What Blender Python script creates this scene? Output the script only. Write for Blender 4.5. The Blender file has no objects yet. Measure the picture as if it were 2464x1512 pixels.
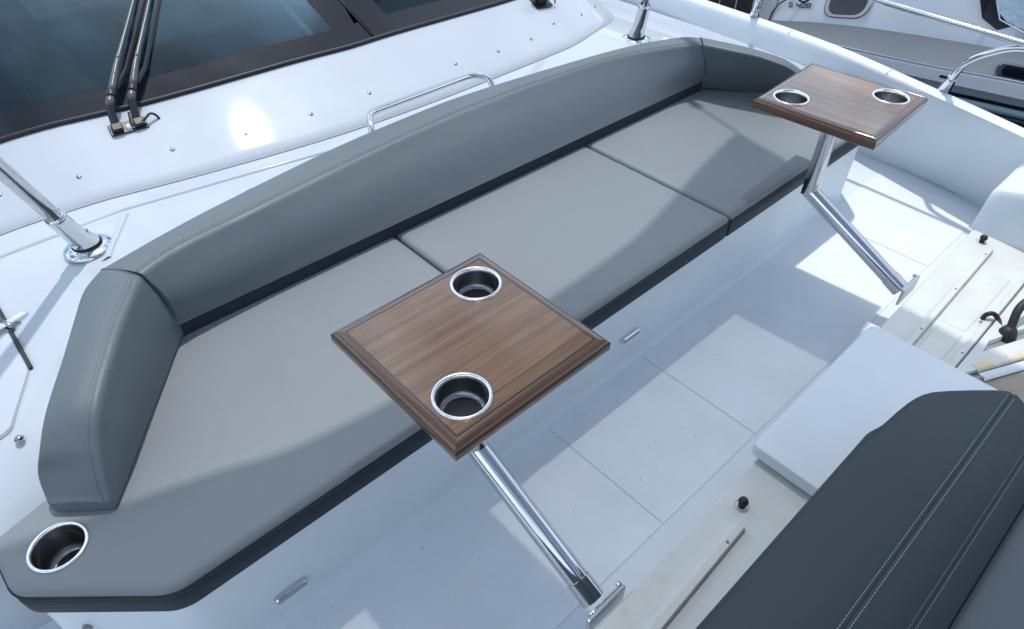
import bpy, bmesh, math, random
from mathutils import Vector, Matrix
from mathutils.geometry import tessellate_polygon
random.seed(7)
S = bpy.context.scene
COL = S.collection
PI = math.pi

# ------------------------------------------------------------------ camera, sky, sun, exposure
cam = bpy.data.cameras.new('camera'); co = bpy.data.objects.new('camera', cam); COL.objects.link(co)
co.location = (0, 0, 1.60); co.rotation_euler = (math.radians(47.5), 0, math.radians(-42.6))
cam.sensor_width = 36; cam.lens = 36 * 1653 / 2463; cam.clip_start = .05; cam.clip_end = 3000
S.camera = co
SUN = Vector((.23, .26, 1)).normalized()
W = bpy.data.worlds.new('World'); S.world = W; W.use_nodes = True
nt = W.node_tree; nt.nodes.clear()
out = nt.nodes.new('ShaderNodeOutputWorld'); bg = nt.nodes.new('ShaderNodeBackground')
sky = nt.nodes.new('ShaderNodeTexSky'); sky.sky_type = 'NISHITA'; sky.sun_disc = False
sky.sun_elevation = math.asin(SUN.z); sky.sun_rotation = math.atan2(SUN.x, SUN.y)
tc = nt.nodes.new('ShaderNodeTexCoord'); mp = nt.nodes.new('ShaderNodeMapping'); mp.inputs['Scale'].default_value = (1, 1, 1.6)
mp.inputs['Location'].default_value = (.35, .1, 0)
nz = nt.nodes.new('ShaderNodeTexNoise'); nz.inputs['Scale'].default_value = 4.2; nz.inputs['Detail'].default_value = 8; nz.inputs['Roughness'].default_value = .55; nz.inputs['Distortion'].default_value = .4
rp = nt.nodes.new('ShaderNodeValToRGB'); rp.color_ramp.elements[0].position = .43; rp.color_ramp.elements[1].position = .64
mx = nt.nodes.new('ShaderNodeMix'); mx.data_type = 'RGBA'; mx.inputs[7].default_value = (9.6, 11.4, 13.6, 1)
L = nt.links.new
L(tc.outputs['Generated'], mp.inputs[0]); L(mp.outputs[0], nz.inputs['Vector']); 
sx = nt.nodes.new('ShaderNodeSeparateXYZ'); ma = nt.nodes.new('ShaderNodeMath'); ma.operation = 'MULTIPLY_ADD'; ma.inputs[1].default_value = -.22; ma.inputs[2].default_value = .18
ad = nt.nodes.new('ShaderNodeMath'); ad.operation = 'ADD'; L(tc.outputs['Generated'], sx.inputs[0]); L(sx.outputs[2], ma.inputs[0]); L(nz.outputs['Fac'], ad.inputs[0]); L(ma.outputs[0], ad.inputs[1])
L(ad.outputs[0], rp.inputs[0])
L(rp.outputs[0], mx.inputs[0]); L(sky.outputs[0], mx.inputs[6]); L(mx.outputs[2], bg.inputs[0]); L(bg.outputs[0], out.inputs[0])
bg.inputs['Strength'].default_value = .112
sl = bpy.data.lights.new('sun', 'SUN'); sl.energy = 2.05; sl.angle = math.radians(1.3); sl.color = (1, .975, .95)
so = bpy.data.objects.new('sun', sl); COL.objects.link(so); so.rotation_euler = SUN.to_track_quat('Z', 'Y').to_euler(); so.location = (1, 1, 6)
S.view_settings.view_transform = 'Standard'; S.view_settings.look = 'None'; S.view_settings.exposure = .34; S.view_settings.gamma = 1
S.view_settings.use_curve_mapping = False
S.render.engine = 'CYCLES'

# ------------------------------------------------------------------ materials
def mat(name, col, rough=.5, metal=0, coat=0, coat_r=.05, bump=None, var=None, spec=.5, ior=None, stain=None, rvar=None):
    m = bpy.data.materials.new(name); m.use_nodes = True
    n = m.node_tree; b = n.nodes['Principled BSDF']; lk = n.links.new
    b.inputs['Base Color'].default_value = (*col, 1); b.inputs['Roughness'].default_value = rough
    b.inputs['Metallic'].default_value = metal; b.inputs['Coat Weight'].default_value = coat; b.inputs['Coat Roughness'].default_value = coat_r
    b.inputs['Specular IOR Level'].default_value = spec
    if ior: b.inputs['IOR'].default_value = ior
    t = n.nodes.new('ShaderNodeTexCoord')
    def noise(scale, detail=4, rg=.6, src='Object', sc=None):
        q = n.nodes.new('ShaderNodeTexNoise'); q.inputs['Scale'].default_value = scale; q.inputs['Detail'].default_value = detail; q.inputs['Roughness'].default_value = rg
        if sc:
            w = n.nodes.new('ShaderNodeMapping'); w.inputs['Scale'].default_value = sc; lk(t.outputs[src], w.inputs[0]); lk(w.outputs[0], q.inputs['Vector'])
        else: lk(t.outputs[src], q.inputs['Vector'])
        return q
    cur = None
    def mixc(fac, a, bcol):
        x = n.nodes.new('ShaderNodeMix'); x.data_type = 'RGBA'
        lk(fac, x.inputs[0])
        if isinstance(a, tuple): x.inputs[6].default_value = (*a, 1)
        else: lk(a, x.inputs[6])
        x.inputs[7].default_value = (*bcol, 1)
        return x.outputs[2]
    def ramp(src, p0, p1, c0=0, c1=1):
        r = n.nodes.new('ShaderNodeValToRGB'); e = r.color_ramp.elements; e[0].position = p0; e[1].position = p1
        e[0].color = (c0, c0, c0, 1); e[1].color = (c1, c1, c1, 1); lk(src, r.inputs[0]); return r.outputs[0]
    if var:
        sc, amt = var; k = noise(sc, 6)
        cur = mixc(ramp(k.outputs['Fac'], .35, .7), tuple(c * (1 - amt) for c in col), tuple(min(1, c * (1 + amt)) for c in col))
    if stain:
        for (sc, p0, p1, amt, c2) in stain:
            k = noise(sc, 7, .65); f = ramp(k.outputs['Fac'], p0, p1, 0, amt)
            cur = mixc(f, cur if cur is not None else col, c2)
    if cur is not None: lk(cur, b.inputs['Base Color'])
    if rvar:
        k = noise(rvar[0], 5); lk(ramp(k.outputs['Fac'], .3, .75, rvar[1], rvar[2]), b.inputs['Roughness'])
    if bump:
        last = None
        for (sc, st, dist) in bump:
            k = noise(sc, 3); bp = n.nodes.new('ShaderNodeBump'); bp.inputs['Strength'].default_value = st; bp.inputs['Distance'].default_value = dist
            lk(k.outputs['Fac'], bp.inputs['Height'])
            if last: lk(last, bp.inputs['Normal'])
            last = bp.outputs[0]
        lk(last, b.inputs['Normal'])
    return m
DIRT = (.42, .36, .27)
GEL = mat('gelcoat_white', (.475, .515, .56), .5, coat=.5, coat_r=.045, var=(3, .025), bump=[(2.2, .12, .006)], stain=[(34, .66, .72, .35, (.42, .42, .42))], rvar=(4, .42, .6), spec=.25)
GELM = mat('gelcoat_satin', (.68, .735, .775), .42, var=(4, .03), bump=[(5, .3, .006), (160, .05, .002)], stain=[(40, .68, .76, .5, (.5, .48, .44))])
SKID = mat('nonskid_white', (.75, .79, .82), .60, var=(6, .035), bump=[(420, .5, .0015), (140, .45, .0014), (3, .2, .01)], stain=[(9, .60, .78, .22, (.56, .56, .56)), (48, .665, .70, .6, (.44, .38, .33))], rvar=(5, .4, .7))
WELL = mat('locker_moulding', (.66, .68, .655), .42, var=(7, .05), bump=[(7, .3, .006), (90, .12, .002)], stain=[(6, .48, .70, .5, (.66, .60, .47)), (11, .60, .74, .5, (.58, .46, .30)), (30, .64, .72, .4, (.48, .36, .22))])
RUST = mat('stained_moulding', (.72, .74, .72), .42, var=(6, .05), bump=[(30, .15, .003)], stain=[(4.5, .42, .62, .75, (.75, .47, .10)), (22, .6, .72, .7, (.35, .2, .08))])
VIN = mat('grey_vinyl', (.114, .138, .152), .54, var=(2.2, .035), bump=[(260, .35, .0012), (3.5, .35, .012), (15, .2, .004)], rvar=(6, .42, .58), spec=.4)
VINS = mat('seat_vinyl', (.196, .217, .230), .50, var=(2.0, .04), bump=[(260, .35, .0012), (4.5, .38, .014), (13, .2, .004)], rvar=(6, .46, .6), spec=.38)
CHAR = mat('charcoal_vinyl', (.016, .024, .034), .6, var=(3, .06), bump=[(520, .3, .001)], spec=.35)
DARK = mat('slate_vinyl', (.034, .046, .056), .54, var=(2.5, .05), bump=[(260, .4, .0011), (4, .3, .01), (18, .15, .003)], spec=.42)
THR = mat('pale_thread', (.30, .34, .36), .7)
SEAM = mat('seam_cord', (.10, .115, .125), .6)  # darker grey cord laid along the cushion seams
CHR = mat('polished_steel', (.66, .67, .685), .06, 1, bump=[(9, .12, .002)], rvar=(12, .04, .13))
STE = mat('brushed_steel', (.34, .34, .34), .27, 1, bump=[(60, .15, .001)])
CUPM = mat('dark_steel', (.012, .012, .014), .3, 0)
RIM = mat('satin_rim_steel', (.90, .90, .88), .22, 1)
BLK = mat('black_plastic', (.018, .019, .023), .38, var=(20, .1), bump=[(200, .1, .001)])
BLKM = mat('black_satin_metal', (.075, .075, .082), .34, .0, coat=.25, coat_r=.25)
RUB = mat('black_rubber', (.012, .013, .016), .55)
BRASS = mat('brass_fitting', (.032, .024, .015), .4, .3)
FRIT = mat('glass_frit', (.016, .019, .024), .08, ior=1.42, rvar=(3, .06, .2))
GASK = mat('black_gasket', (.010, .010, .014), .5)
DASH = mat('dashboard_cloud_mottle', (.085, .105, .11), .8, var=(2.5, .6))  # strong mottling in the colour imitates cloud reflections in the windscreen
HULLG = mat('silver_hull_paint', (.66, .635, .62), .22, coat=.7, coat_r=.08, var=(.9, .05))
HULLU = mat('pale_hull_paint', (.52, .57, .62), .2, coat=.7, coat_r=.06, var=(.9, .05))
WHITE = mat('hull_white', (.72, .72, .76), .3, coat=.4)
NAVY = mat('ink_print', (.02, .018, .05), .4)
CANV = mat('pale_canvas', (.48, .60, .68), .35, bump=[(9, .9, .04)])
BROWN = mat('brown_mesh', (.045, .036, .034), .7, bump=[(90, .8, .01)])
def glass_mat():
    m = bpy.data.materials.new('tinted_glass'); m.use_nodes = True; n = m.node_tree; n.nodes.clear(); lk = n.links.new
    o = n.nodes.new('ShaderNodeOutputMaterial'); g = n.nodes.new('ShaderNodeBsdfGlossy'); g.inputs['Roughness'].default_value = .015; g.inputs['Color'].default_value = (.6, .8, .95, 1)
    t = n.nodes.new('ShaderNodeBsdfTransparent'); t.inputs[0].default_value = (.40, .50, .53, 1)
    f = n.nodes.new('ShaderNodeFresnel'); f.inputs[0].default_value = 1.36; x = n.nodes.new('ShaderNodeMixShader')
    k = n.nodes.new('ShaderNodeTexNoise'); k.inputs['Scale'].default_value = 1.3; b = n.nodes.new('ShaderNodeBump'); b.inputs['Strength'].default_value = .15; b.inputs['Distance'].default_value = .02
    lk(k.outputs['Fac'], b.inputs['Height']); lk(b.outputs[0], g.inputs['Normal'])
    lk(f.outputs[0], x.inputs[0]); lk(t.outputs[0], x.inputs[1]); lk(g.outputs[0], x.inputs[2]); lk(x.outputs[0], o.inputs[0]); return m
GLS = glass_mat()
def wood(name, c0, c1, c2, seed):
    m = bpy.data.materials.new(name); m.use_nodes = True; n = m.node_tree; b = n.nodes['Principled BSDF']; lk = n.links.new
    t = n.nodes.new('ShaderNodeTexCoord'); w = n.nodes.new('ShaderNodeMapping'); w.inputs['Scale'].default_value = (.7, 34, 34); w.inputs['Location'].default_value = (seed, seed * 2, 0); lk(t.outputs['Object'], w.inputs[0])
    k = n.nodes.new('ShaderNodeTexNoise'); k.inputs['Scale'].default_value = 1.6; k.inputs['Detail'].default_value = 5; k.inputs['Roughness'].default_value = .6; k.inputs['Distortion'].default_value = .25; lk(w.outputs[0], k.inputs['Vector'])
    w2 = n.nodes.new('ShaderNodeMapping'); w2.inputs['Scale'].default_value = (4, 230, 230); lk(t.outputs['Object'], w2.inputs[0])
    k2 = n.nodes.new('ShaderNodeTexNoise'); k2.inputs['Scale'].default_value = 1.5; k2.inputs['Detail'].default_value = 3; lk(w2.outputs[0], k2.inputs['Vector'])
    r = n.nodes.new('ShaderNodeValToRGB'); e = r.color_ramp.elements; e[0].position = .24; e[0].color = (*c0, 1); e[1].position = .78; e[1].color = (*c2, 1); q = e.new(.50); q.color = (*c1, 1); lk(k.outputs['Fac'], r.inputs[0])
    mm = n.nodes.new('ShaderNodeMix'); mm.data_type = 'RGBA'; mm.blend_type = 'MULTIPLY'; mm.inputs[0].default_value = .6
    r2 = n.nodes.new('ShaderNodeValToRGB'); r2.color_ramp.elements[0].position = .34; r2.color_ramp.elements[0].color = (.45, .42, .4, 1); r2.color_ramp.elements[1].position = .55; lk(k2.outputs['Fac'], r2.inputs[0])
    lk(r.outputs[0], mm.inputs[6]); lk(r2.outputs[0], mm.inputs[7]); lk(mm.outputs[2], b.inputs['Base Color'])
    b.inputs['Roughness'].default_value = .35; b.inputs['Coat Weight'].default_value = 1; b.inputs['Coat Roughness'].default_value = .02; b.inputs['Coat IOR'].default_value = 1.55
    return m
WOOD = wood('walnut_veneer', (.14, .058, .016), (.255, .116, .036), (.40, .20, .070), 1.3)
WOODR = wood('walnut_border', (.080, .030, .010), (.125, .050, .017), (.17, .072, .027), 5.1)
def awn_mat():
    m = bpy.data.materials.new('awning_mesh'); m.use_nodes = True; n = m.node_tree; n.nodes.clear(); lk = n.links.new
    o = n.nodes.new('ShaderNodeOutputMaterial'); d = n.nodes.new('ShaderNodeBsdfDiffuse'); d.inputs[0].default_value = (.05, .085, .15, 1)
    tl = n.nodes.new('ShaderNodeBsdfTranslucent'); tl.inputs[0].default_value = (.22, .28, .38, 1); a = n.nodes.new('ShaderNodeMixShader'); a.inputs[0].default_value = .5
    t = n.nodes.new('ShaderNodeBsdfTransparent'); x = n.nodes.new('ShaderNodeMixShader'); x.inputs[0].default_value = .48
    lk(d.outputs[0], a.inputs[1]); lk(tl.outputs[0], a.inputs[2]); lk(a.outputs[0], x.inputs[1]); lk(t.outputs[0], x.inputs[2]); lk(x.outputs[0], o.inputs[0]); return m
AWN = awn_mat()
def water_mat():
    m = mat('sea_water', (.006, .02, .035), .06, bump=[(3, .6, .08), (11, .4, .03)], ior=1.33); return m
WATER = water_mat()

# ------------------------------------------------------------------ helpers
def link(name, verts, faces, m, parent=None, smooth=False, bevel=0, seg=3, ang=35, loc=None, rotz=0):
    me = bpy.data.meshes.new(name); me.from_pydata([tuple(v) for v in verts], [], faces); me.validate()
    b = bmesh.new(); b.from_mesh(me); bmesh.ops.remove_doubles(b, verts=b.verts, dist=1e-6); bmesh.ops.recalc_face_normals(b, faces=b.faces); b.to_mesh(me); b.free()
    me.materials.append(m)
    o = bpy.data.objects.new(name, me); COL.objects.link(o)
    if parent: o.parent = parent
    if loc: o.location = loc
    o.rotation_euler = (0, 0, rotz)
    if smooth or bevel:
        me.polygons.foreach_set('use_smooth', [True] * len(me.polygons))
    if bevel:
        d = o.modifiers.new('bevel', 'BEVEL'); d.width = bevel; d.segments = seg; d.limit_method = 'ANGLE'; d.angle_limit = math.radians(ang); d.harden_normals = True
    return o
def sharp(o, deg=40):
    me = o.data; b = bmesh.new(); b.from_mesh(me)
    for e in b.edges:
        if len(e.link_faces) == 2 and e.calc_face_angle(0) > math.radians(deg): e.smooth = False
    b.to_mesh(me); b.free(); return o
def tag(o, label=None, cat=None, group=None, kind=None):
    if label: o['label'] = label
    if cat: o['category'] = cat
    if group: o['group'] = group
    if kind: o['kind'] = kind
    return o
def empty(name, loc, label, cat, group=None, rotz=0):
    o = bpy.data.objects.new(name, None); COL.objects.link(o); o.location = loc; o.rotation_euler = (0, 0, rotz); o.empty_display_size = .05
    return tag(o, label, cat, group)
def box(x0, x1, y0, y1, z0, z1):
    v = [(x, y, z) for z in (z0, z1) for x, y in ((x0, y0), (x1, y0), (x1, y1), (x0, y1))]
    return v, [(0, 3, 2, 1), (4, 5, 6, 7), (0, 1, 5, 4), (1, 2, 6, 5), (2, 3, 7, 6), (3, 0, 4, 7)]
def merge(parts):
    V, F = [], []
    for v, f in parts:
        k = len(V); V += list(v); F += [tuple(i + k for i in q) for q in f]
    return V, F
def area2(p): return sum(p[i][0] * p[(i + 1) % len(p)][1] - p[(i + 1) % len(p)][0] * p[i][1] for i in range(len(p)))
def ccw(p): return list(p) if area2(p) > 0 else list(reversed(p))
def fillet(p, r, n=6):
    p = ccw(p); out = []
    for i in range(len(p)):
        a, b, c = Vector(p[i - 1]), Vector(p[i]), Vector(p[(i + 1) % len(p)])
        rr = r[i] if isinstance(r, (list, tuple)) else r
        rr = min(rr, (a - b).length * .45, (c - b).length * .45)
        if rr < 1e-4: out.append(tuple(b)); continue
        s, e = b + (a - b).normalized() * rr, b + (c - b).normalized() * rr
        for k in range(n + 1):
            t = k / n; out.append(tuple(s * (1 - t) ** 2 + b * 2 * t * (1 - t) + e * t * t))
    return out
def inset(p, d):
    n = len(p); out = []
    for i in range(n):
        a, b, c = Vector(p[i - 1]), Vector(p[i]), Vector(p[(i + 1) % n])
        u, v = (b - a), (c - b)
        if u.length < 1e-7: u = v
        if v.length < 1e-7: v = u
        u.normalize(); v.normalize(); nu, nv = Vector((-u.y, u.x)), Vector((-v.y, v.x)); m = nu + nv
        m = m.normalized() if m.length > 1e-6 else nu
        k = d / max(.4, m.dot(nu)); out.append((b.x + m.x * k, b.y + m.y * k))
    return out
def cap_poly(ring3, holes=()):
    """indices triangulated over [ring]+holes"""
    tris = tessellate_polygon([[Vector((v[0], v[1], 0)) for v in r] for r in [ring3] + list(holes)])
    return tris
def rings(poly, prof, holes=(), bottom=True, rad=None):
    """stack of inset rings: prof=[(inset,z)...] from the bottom up, top filled (with holes going down to first z)"""
    if rad is not None: base_poly = ccw(poly); poly = fillet(base_poly, rad, 8)
    poly = ccw(poly); V, F = [], []; n = len(poly)
    for d, z in prof:
        if rad is not None: q = fillet(inset(base_poly, d), [max(.0015, k - d * .6) for k in rad], 8)
        else: q = inset(poly, d) if d else poly
        V += [(x, y, z) for x, y in q]
    for k in range(len(prof) - 1):
        for i in range(n):
            j = (i + 1) % n; F.append((k * n + i, k * n + j, (k + 1) * n + j, (k + 1) * n + i))
    top = V[(len(prof) - 1) * n:]; base = (len(prof) - 1) * n; zt = prof[-1][1]; zb = prof[0][1]
    H = [[(cx + r * math.cos(2 * PI * k / 40), cy + r * math.sin(2 * PI * k / 40)) if not callable(cx) else None for k in range(40)] for cx, cy, r in holes]
    idx = list(range(base, base + n))
    for h in H: 
        s = len(V); V += [(x, y, zt) for x, y in h]; idx += list(range(s, s + len(h)))
    for t in cap_poly(top, H): F.append(tuple(idx[i] for i in t))
    if bottom:
        idb = list(range(n))
        for h in H:
            s = len(V); V += [(x, y, zb) for x, y in h]; idb += list(range(s, s + len(h)))
            st = s - 0
        for t in cap_poly(V[:n], H): F.append(tuple(idb[i] for i in reversed(t)))
        for a, h in enumerate(H):
            t0 = n + sum(len(x) for x in H[:a]); m_ = len(h)
            for i in range(m_):
                j = (i + 1) % m_; F.append((idx[t0 + i], idx[t0 + j], idb[t0 + j], idb[t0 + i]))
    return V, F
def prism(poly, z0, z1, holes=()): return rings(poly, [(0, z0), (0, z1)], holes)
def frame(d):
    d = Vector(d).normalized(); a = Vector((0, 0, 1)) if abs(d.z) < .9 else Vector((1, 0, 0)); u = d.cross(a).normalized(); return u, d.cross(u).normalized()
def tube(pts, r, n=14, caps=True, closed=False):
    P = [Vector(p) for p in pts]; V, F = [], []; u = None
    for i, p in enumerate(P):
        if closed: d = (P[(i + 1) % len(P)] - P[i - 1]).normalized()
        else: d = ((P[min(i + 1, len(P) - 1)] - p).normalized() + (p - P[max(i - 1, 0)]).normalized()).normalized()
        if u is None: u, v = frame(d)
        else: u = (u - d * u.dot(d)).normalized(); v = d.cross(u).normalized()
        rr = r[i] if isinstance(r, (list, tuple)) else r
        V += [p + (u * math.cos(2 * PI * k / n) + v * math.sin(2 * PI * k / n)) * rr for k in range(n)]
    m = len(P)
    for i in range(m if closed else m - 1):
        for k in range(n):
            j = (k + 1) % n; i2 = (i + 1) % m; F.append((i * n + k, i * n + j, i2 * n + j, i2 * n + k))
    if caps and not closed: F.append(tuple(reversed(range(n)))); F.append(tuple(range((m - 1) * n, m * n)))
    return V, F
def smoothpath(pts, r, n=6):
    P = [Vector(p) for p in pts]; out = [P[0]]
    for i in range(1, len(P) - 1):
        a, b, c = P[i - 1], P[i], P[i + 1]; rr = min(r, (a - b).length * .48, (c - b).length * .48)
        s, e = b + (a - b).normalized() * rr, b + (c - b).normalized() * rr
        out += [s * (1 - t) ** 2 + b * 2 * t * (1 - t) + e * t * t for t in [k / n for k in range(n + 1)]]
    return out + [P[-1]]
def cyl(p0, p1, r0, r1=None, n=24): return tube([p0, p1], [r0, r0 if r1 is None else r1], n)
def cutseg(p0, p1, r, n0=None, n1=None, n=28):
    """tube segment whose ends are cut by planes of normals n0, n1 (mitre joints)"""
    p0, p1 = Vector(p0), Vector(p1); d = (p1 - p0).normalized(); u, v = frame(d); V, F = [], []
    for p, nn in ((p0, n0), (p1, n1)):
        nn = Vector(nn) if nn else d
        for k in range(n):
            q = (u * math.cos(2 * PI * k / n) + v * math.sin(2 * PI * k / n)) * r
            V.append(p + q - d * (q.dot(nn) / d.dot(nn)))
    F = [(k, (k + 1) % n, n + (k + 1) % n, n + k) for k in range(n)] + [tuple(reversed(range(n))), tuple(range(n, 2 * n))]
    return V, F
def lathe(prof, c=(0, 0, 0), n=40, axis=None):
    """prof=[(r,z)...]; axis: optional direction of z"""
    V, F = [], []; c = Vector(c)
    if axis is not None: w = Vector(axis).normalized(); u, v = frame(w)
    else: w, u, v = Vector((0, 0, 1)), Vector((1, 0, 0)), Vector((0, 1, 0))
    for r, z in prof: V += [c + w * z + (u * math.cos(2 * PI * k / n) + v * math.sin(2 * PI * k / n)) * max(r, 1e-5) for k in range(n)]
    for i in range(len(prof) - 1):
        for k in range(n):
            j = (k + 1) % n; F.append((i * n + k, i * n + j, (i + 1) * n + j, (i + 1) * n + k))
    return V, F
def interp(x, xs, ys):
    """monotone-ish cubic (Catmull-Rom) through knots"""
    if x <= xs[0]: return ys[0] + (ys[1] - ys[0]) / (xs[1] - xs[0]) * (x - xs[0])
    if x >= xs[-1]: return ys[-1] + (ys[-1] - ys[-2]) / (xs[-1] - xs[-2]) * (x - xs[-1])
    i = max(k for k in range(len(xs) - 1) if xs[k] <= x); h = xs[i + 1] - xs[i]; t = (x - xs[i]) / h
    def m(k):
        if k == 0: return (ys[1] - ys[0]) / (xs[1] - xs[0])
        if k == len(xs) - 1: return (ys[-1] - ys[-2]) / (xs[-1] - xs[-2])
        return (ys[k + 1] - ys[k - 1]) / (xs[k + 1] - xs[k - 1])
    t2, t3 = t * t, t ** 3
    return (2 * t3 - 3 * t2 + 1) * ys[i] + (t3 - 2 * t2 + t) * h * m(i) + (-2 * t3 + 3 * t2) * ys[i + 1] + (t3 - t2) * h * m(i + 1)
def grid(rows):
    n = len(rows[0]); V = [v for r in rows for v in r]
    return V, [(i * n + j, i * n + j + 1, (i + 1) * n + j + 1, (i + 1) * n + j) for i in range(len(rows) - 1) for j in range(n - 1)]
def lin(a, b, n): return [a + (b - a) * k / (n - 1) for k in range(n)]
def stitches(path, step, ln, r, up=Vector((0, 0, 1))):
    parts = []; P = [Vector(p) for p in path]; acc = 0
    for a, b in zip(P[:-1], P[1:]):
        L_ = (b - a).length
        if L_ < 1e-6: continue
        d = (b - a) / L_
        t = -acc
        while t < L_:
            if t >= 0:
                parts.append(tube([a + d * t, a + d * min(t + ln, L_)], r, 5))
            t += step
        acc = (L_ - t + step) % step if L_ > 0 else acc
    return merge(parts)

# ------------------------------------------------------------------ setting: deck, coachroof, bulwark, floor, water
GX = [-1.4, -.6, .012, .2, .6, 1.03, 1.4, 1.715, 2.0, 2.214, 2.488, 2.62, 2.74, 2.84]
GY = [2.42, 2.29, 2.181, 2.131, 2.045, 1.982, 1.966, 1.969, 1.978, 1.994, 2.08, 2.15, 2.26, 2.45]
g = lambda x: interp(x, GX, GY)
zd = lambda x: (.465 - .175 * max(0, (min(x, 3.15) - 2.31) / .8) ** 1.6) if x > 1.31 else .465 - .085 * max(0, min(1.25, (.31 - x) / .6)) ** 1.5
FX = [-1.5, -.7, -.29, -.14, .0, .13, .25, .6, 2.02, 2.37, 2.49, 2.62, 2.76, 3.3]
FY = [1.24, 1.24, 1.235, 1.26, 1.42, 1.58, 1.60, 1.60, 1.60, 1.60, 1.58, 1.42, 1.26, 1.24]
def fr(x):
    for i in range(len(FX) - 1):
        if FX[i] <= x <= FX[i + 1]: return FY[i] + (FY[i + 1] - FY[i]) * (x - FX[i]) / (FX[i + 1] - FX[i])
    return FY[0] if x < FX[0] else FY[-1]
def surf(x, y): return zd(x) + .008 + .435 * (y - g(x)) if y > g(x) else zd(x)
rows = []
xs = [-1.5 + .04 * k for k in range(119)]
for x in xs:
    f, gg = fr(x), min(g(x), 3.2) if x < 2.84 else 3.2
    r = [(x, f, -.02), (x, f, .20), (x, f, .30)]
    rad = .20 if (x < -.02) else .06
    if x > 2.62: rad = .2
    for k in range(9):
        t = k / 8; y = f + rad * t; r.append((x, y, zd(x) - (.075 if x < -.02 or x > 2.62 else .03) * (1 - t) ** 2))
    for y in lin(f + rad, max(gg, f + rad + .02), 9)[1:]: r.append((x, y, zd(x)))
    rows.append(r)
o = link('foredeck', *grid(rows), GEL, smooth=True); tag(o, kind='structure'); sharp(o, 55); deck = o
# coachroof: step, then the rising cabin front up to the windscreen foot
WX = [-1.4, -.3, .13, .587, 1.244, 1.40, 2.18, 2.5, 2.66, 2.78]
WY = [2.86, 2.55, 2.436, 2.346, 2.286, 2.284, 2.284, 2.33, 2.42, 2.60]
w = lambda x: interp(x, WX, WY)
rows = []
for x in lin(-1.4, 2.80, 90):
    gy, wy = g(x), w(x); r = [(x, gy - .004, zd(x) - .002), (x, gy + .001, zd(x) + .004), (x, gy + .006, zd(x) + .0105)]
    for k in range(1, 11): y = gy + .006 + (wy - gy - .006) * k / 10; r.append((x, y, surf(x, y)))
    r.append((x, wy + .05, surf(x, wy) - .01))
    rows.append(r)
x = 2.80; last = rows[-1]; rows.append([(v[0] + .02, v[1] + .01, v[2] - .01) for v in last]); rows.append([(v[0] + .03, v[1] + .01, .30) for v in last])
o = link('coachroof', *grid(rows), GEL, smooth=True); tag(o, kind='structure'); roof = o
link('sealant_joint', *tube([(x, g(x) - .004, zd(x) + .002) for x in lin(-1.3, 2.80, 110)], .0028, 6), mat('grey_sealant', (.45, .44, .47), .5), roof, smooth=True)
SCR = [(.06, 2.282), (.262, 2.207), (.532, 2.162), (.754, 2.111), (.982, 2.085), (1.217, 2.079), (1.609, 2.072), (1.822, 2.064), (2.009, 2.069), (2.179, 2.108), (2.381, 2.132), (2.548, 2.202)]
NRM = Vector((0, -.435, 1)).normalized()
scr_me = None
for (x, y) in SCR:
    if scr_me is None:
        o = link('screw', *lathe([(0, .0040), (.003, .004), (.0055, .0035), (.0072, .0018), (.0078, 0)], n=14, axis=NRM), STE, roof, smooth=True, loc=(x, y, surf(x, y) - .0003)); scr_me = o.data
        link('screw_socket', *lathe([(0, .0044), (.0024, .0044), (.0026, .0038)], n=8, axis=NRM), RUB, o)
        s0 = o
    else:
        c = s0.copy(); COL.objects.link(c); c.location = (x, y, surf(x, y) - .0003)
        d = s0.children[0].copy(); COL.objects.link(d); d.parent = c

# low deck ridges; the long one is added, shaped to give a shade line
for pts_ in ([(-.5, 2.20), (-.3, 2.155), (-.01, 2.075), (.133, 2.042), (.311, 2.022), (.548, 1.982), (.809, 1.936), (1.0, 1.90)], [(.30, 1.985), (.276, 1.949), (.212, 1.856), (.19, 1.82)]):
    rows = [[(x - (0 if len(pts_) > 5 else d), y + (d if len(pts_) > 5 else 0), zd(x) + h) for d, h in ((-.013, -.001), (-.010, .004), (-.006, .0062), (.0, .006), (.016, -.001))] for x, y in pts_]
    o = link('deck_ridge', *grid(rows), GEL, deck, smooth=True)
# bulwark and cap rail
BY = [-1.2, -.5, 0, .42, .69, 1.0, 1.3, 2.0, 3.5]
BX = [2.35, 2.70, 2.91, 3.038, 3.09, 3.116, 3.13, 3.17, 3.22]
CY = [-1.2, -.6, .0, .42, .79, 1.36, 2.12, 3.5]
CX = [2.20, 2.55, 2.80, 2.935, 3.04, 3.18, 3.245, 3.32]
bx = lambda y: interp(y, BY, BX); cx = lambda y: interp(y, CY, CX)
rows = []
for y in lin(-1.2, 3.4, 80):
    b_, c_ = bx(y), cx(y); r = []
    for (t, z) in ((-.35, -.01), (0, .02), (.12, .08), (.35, .16), (.62, .25), (.86, .33), (.97, .363)):
        r.append((b_ + (c_ - b_) * t, y, z))
    r += [(c_ + .004, y, .375), (c_ + .014, y, .380), (c_ + .062, y, .380), (c_ + .074, y, .372), (c_ + .078, y, .353), (c_ + .12, y, -.1), (c_ + .06, y, -.9), (c_ - .2, y, -1.7)]
    rows.append(r)
o = link('bulwark', *grid(rows), GELM, smooth=True); tag(o, kind='structure'); sharp(o, 50); bul = o
for (y) in (1.02, 1.55, .30):
    link('cap_joint', *box(cx(y) + .004, cx(y) + .07, y - .0015, y + .0015, .368, .3815), mat('joint_grey', (.4, .4, .42), .6), bul, rotz=0)

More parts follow.
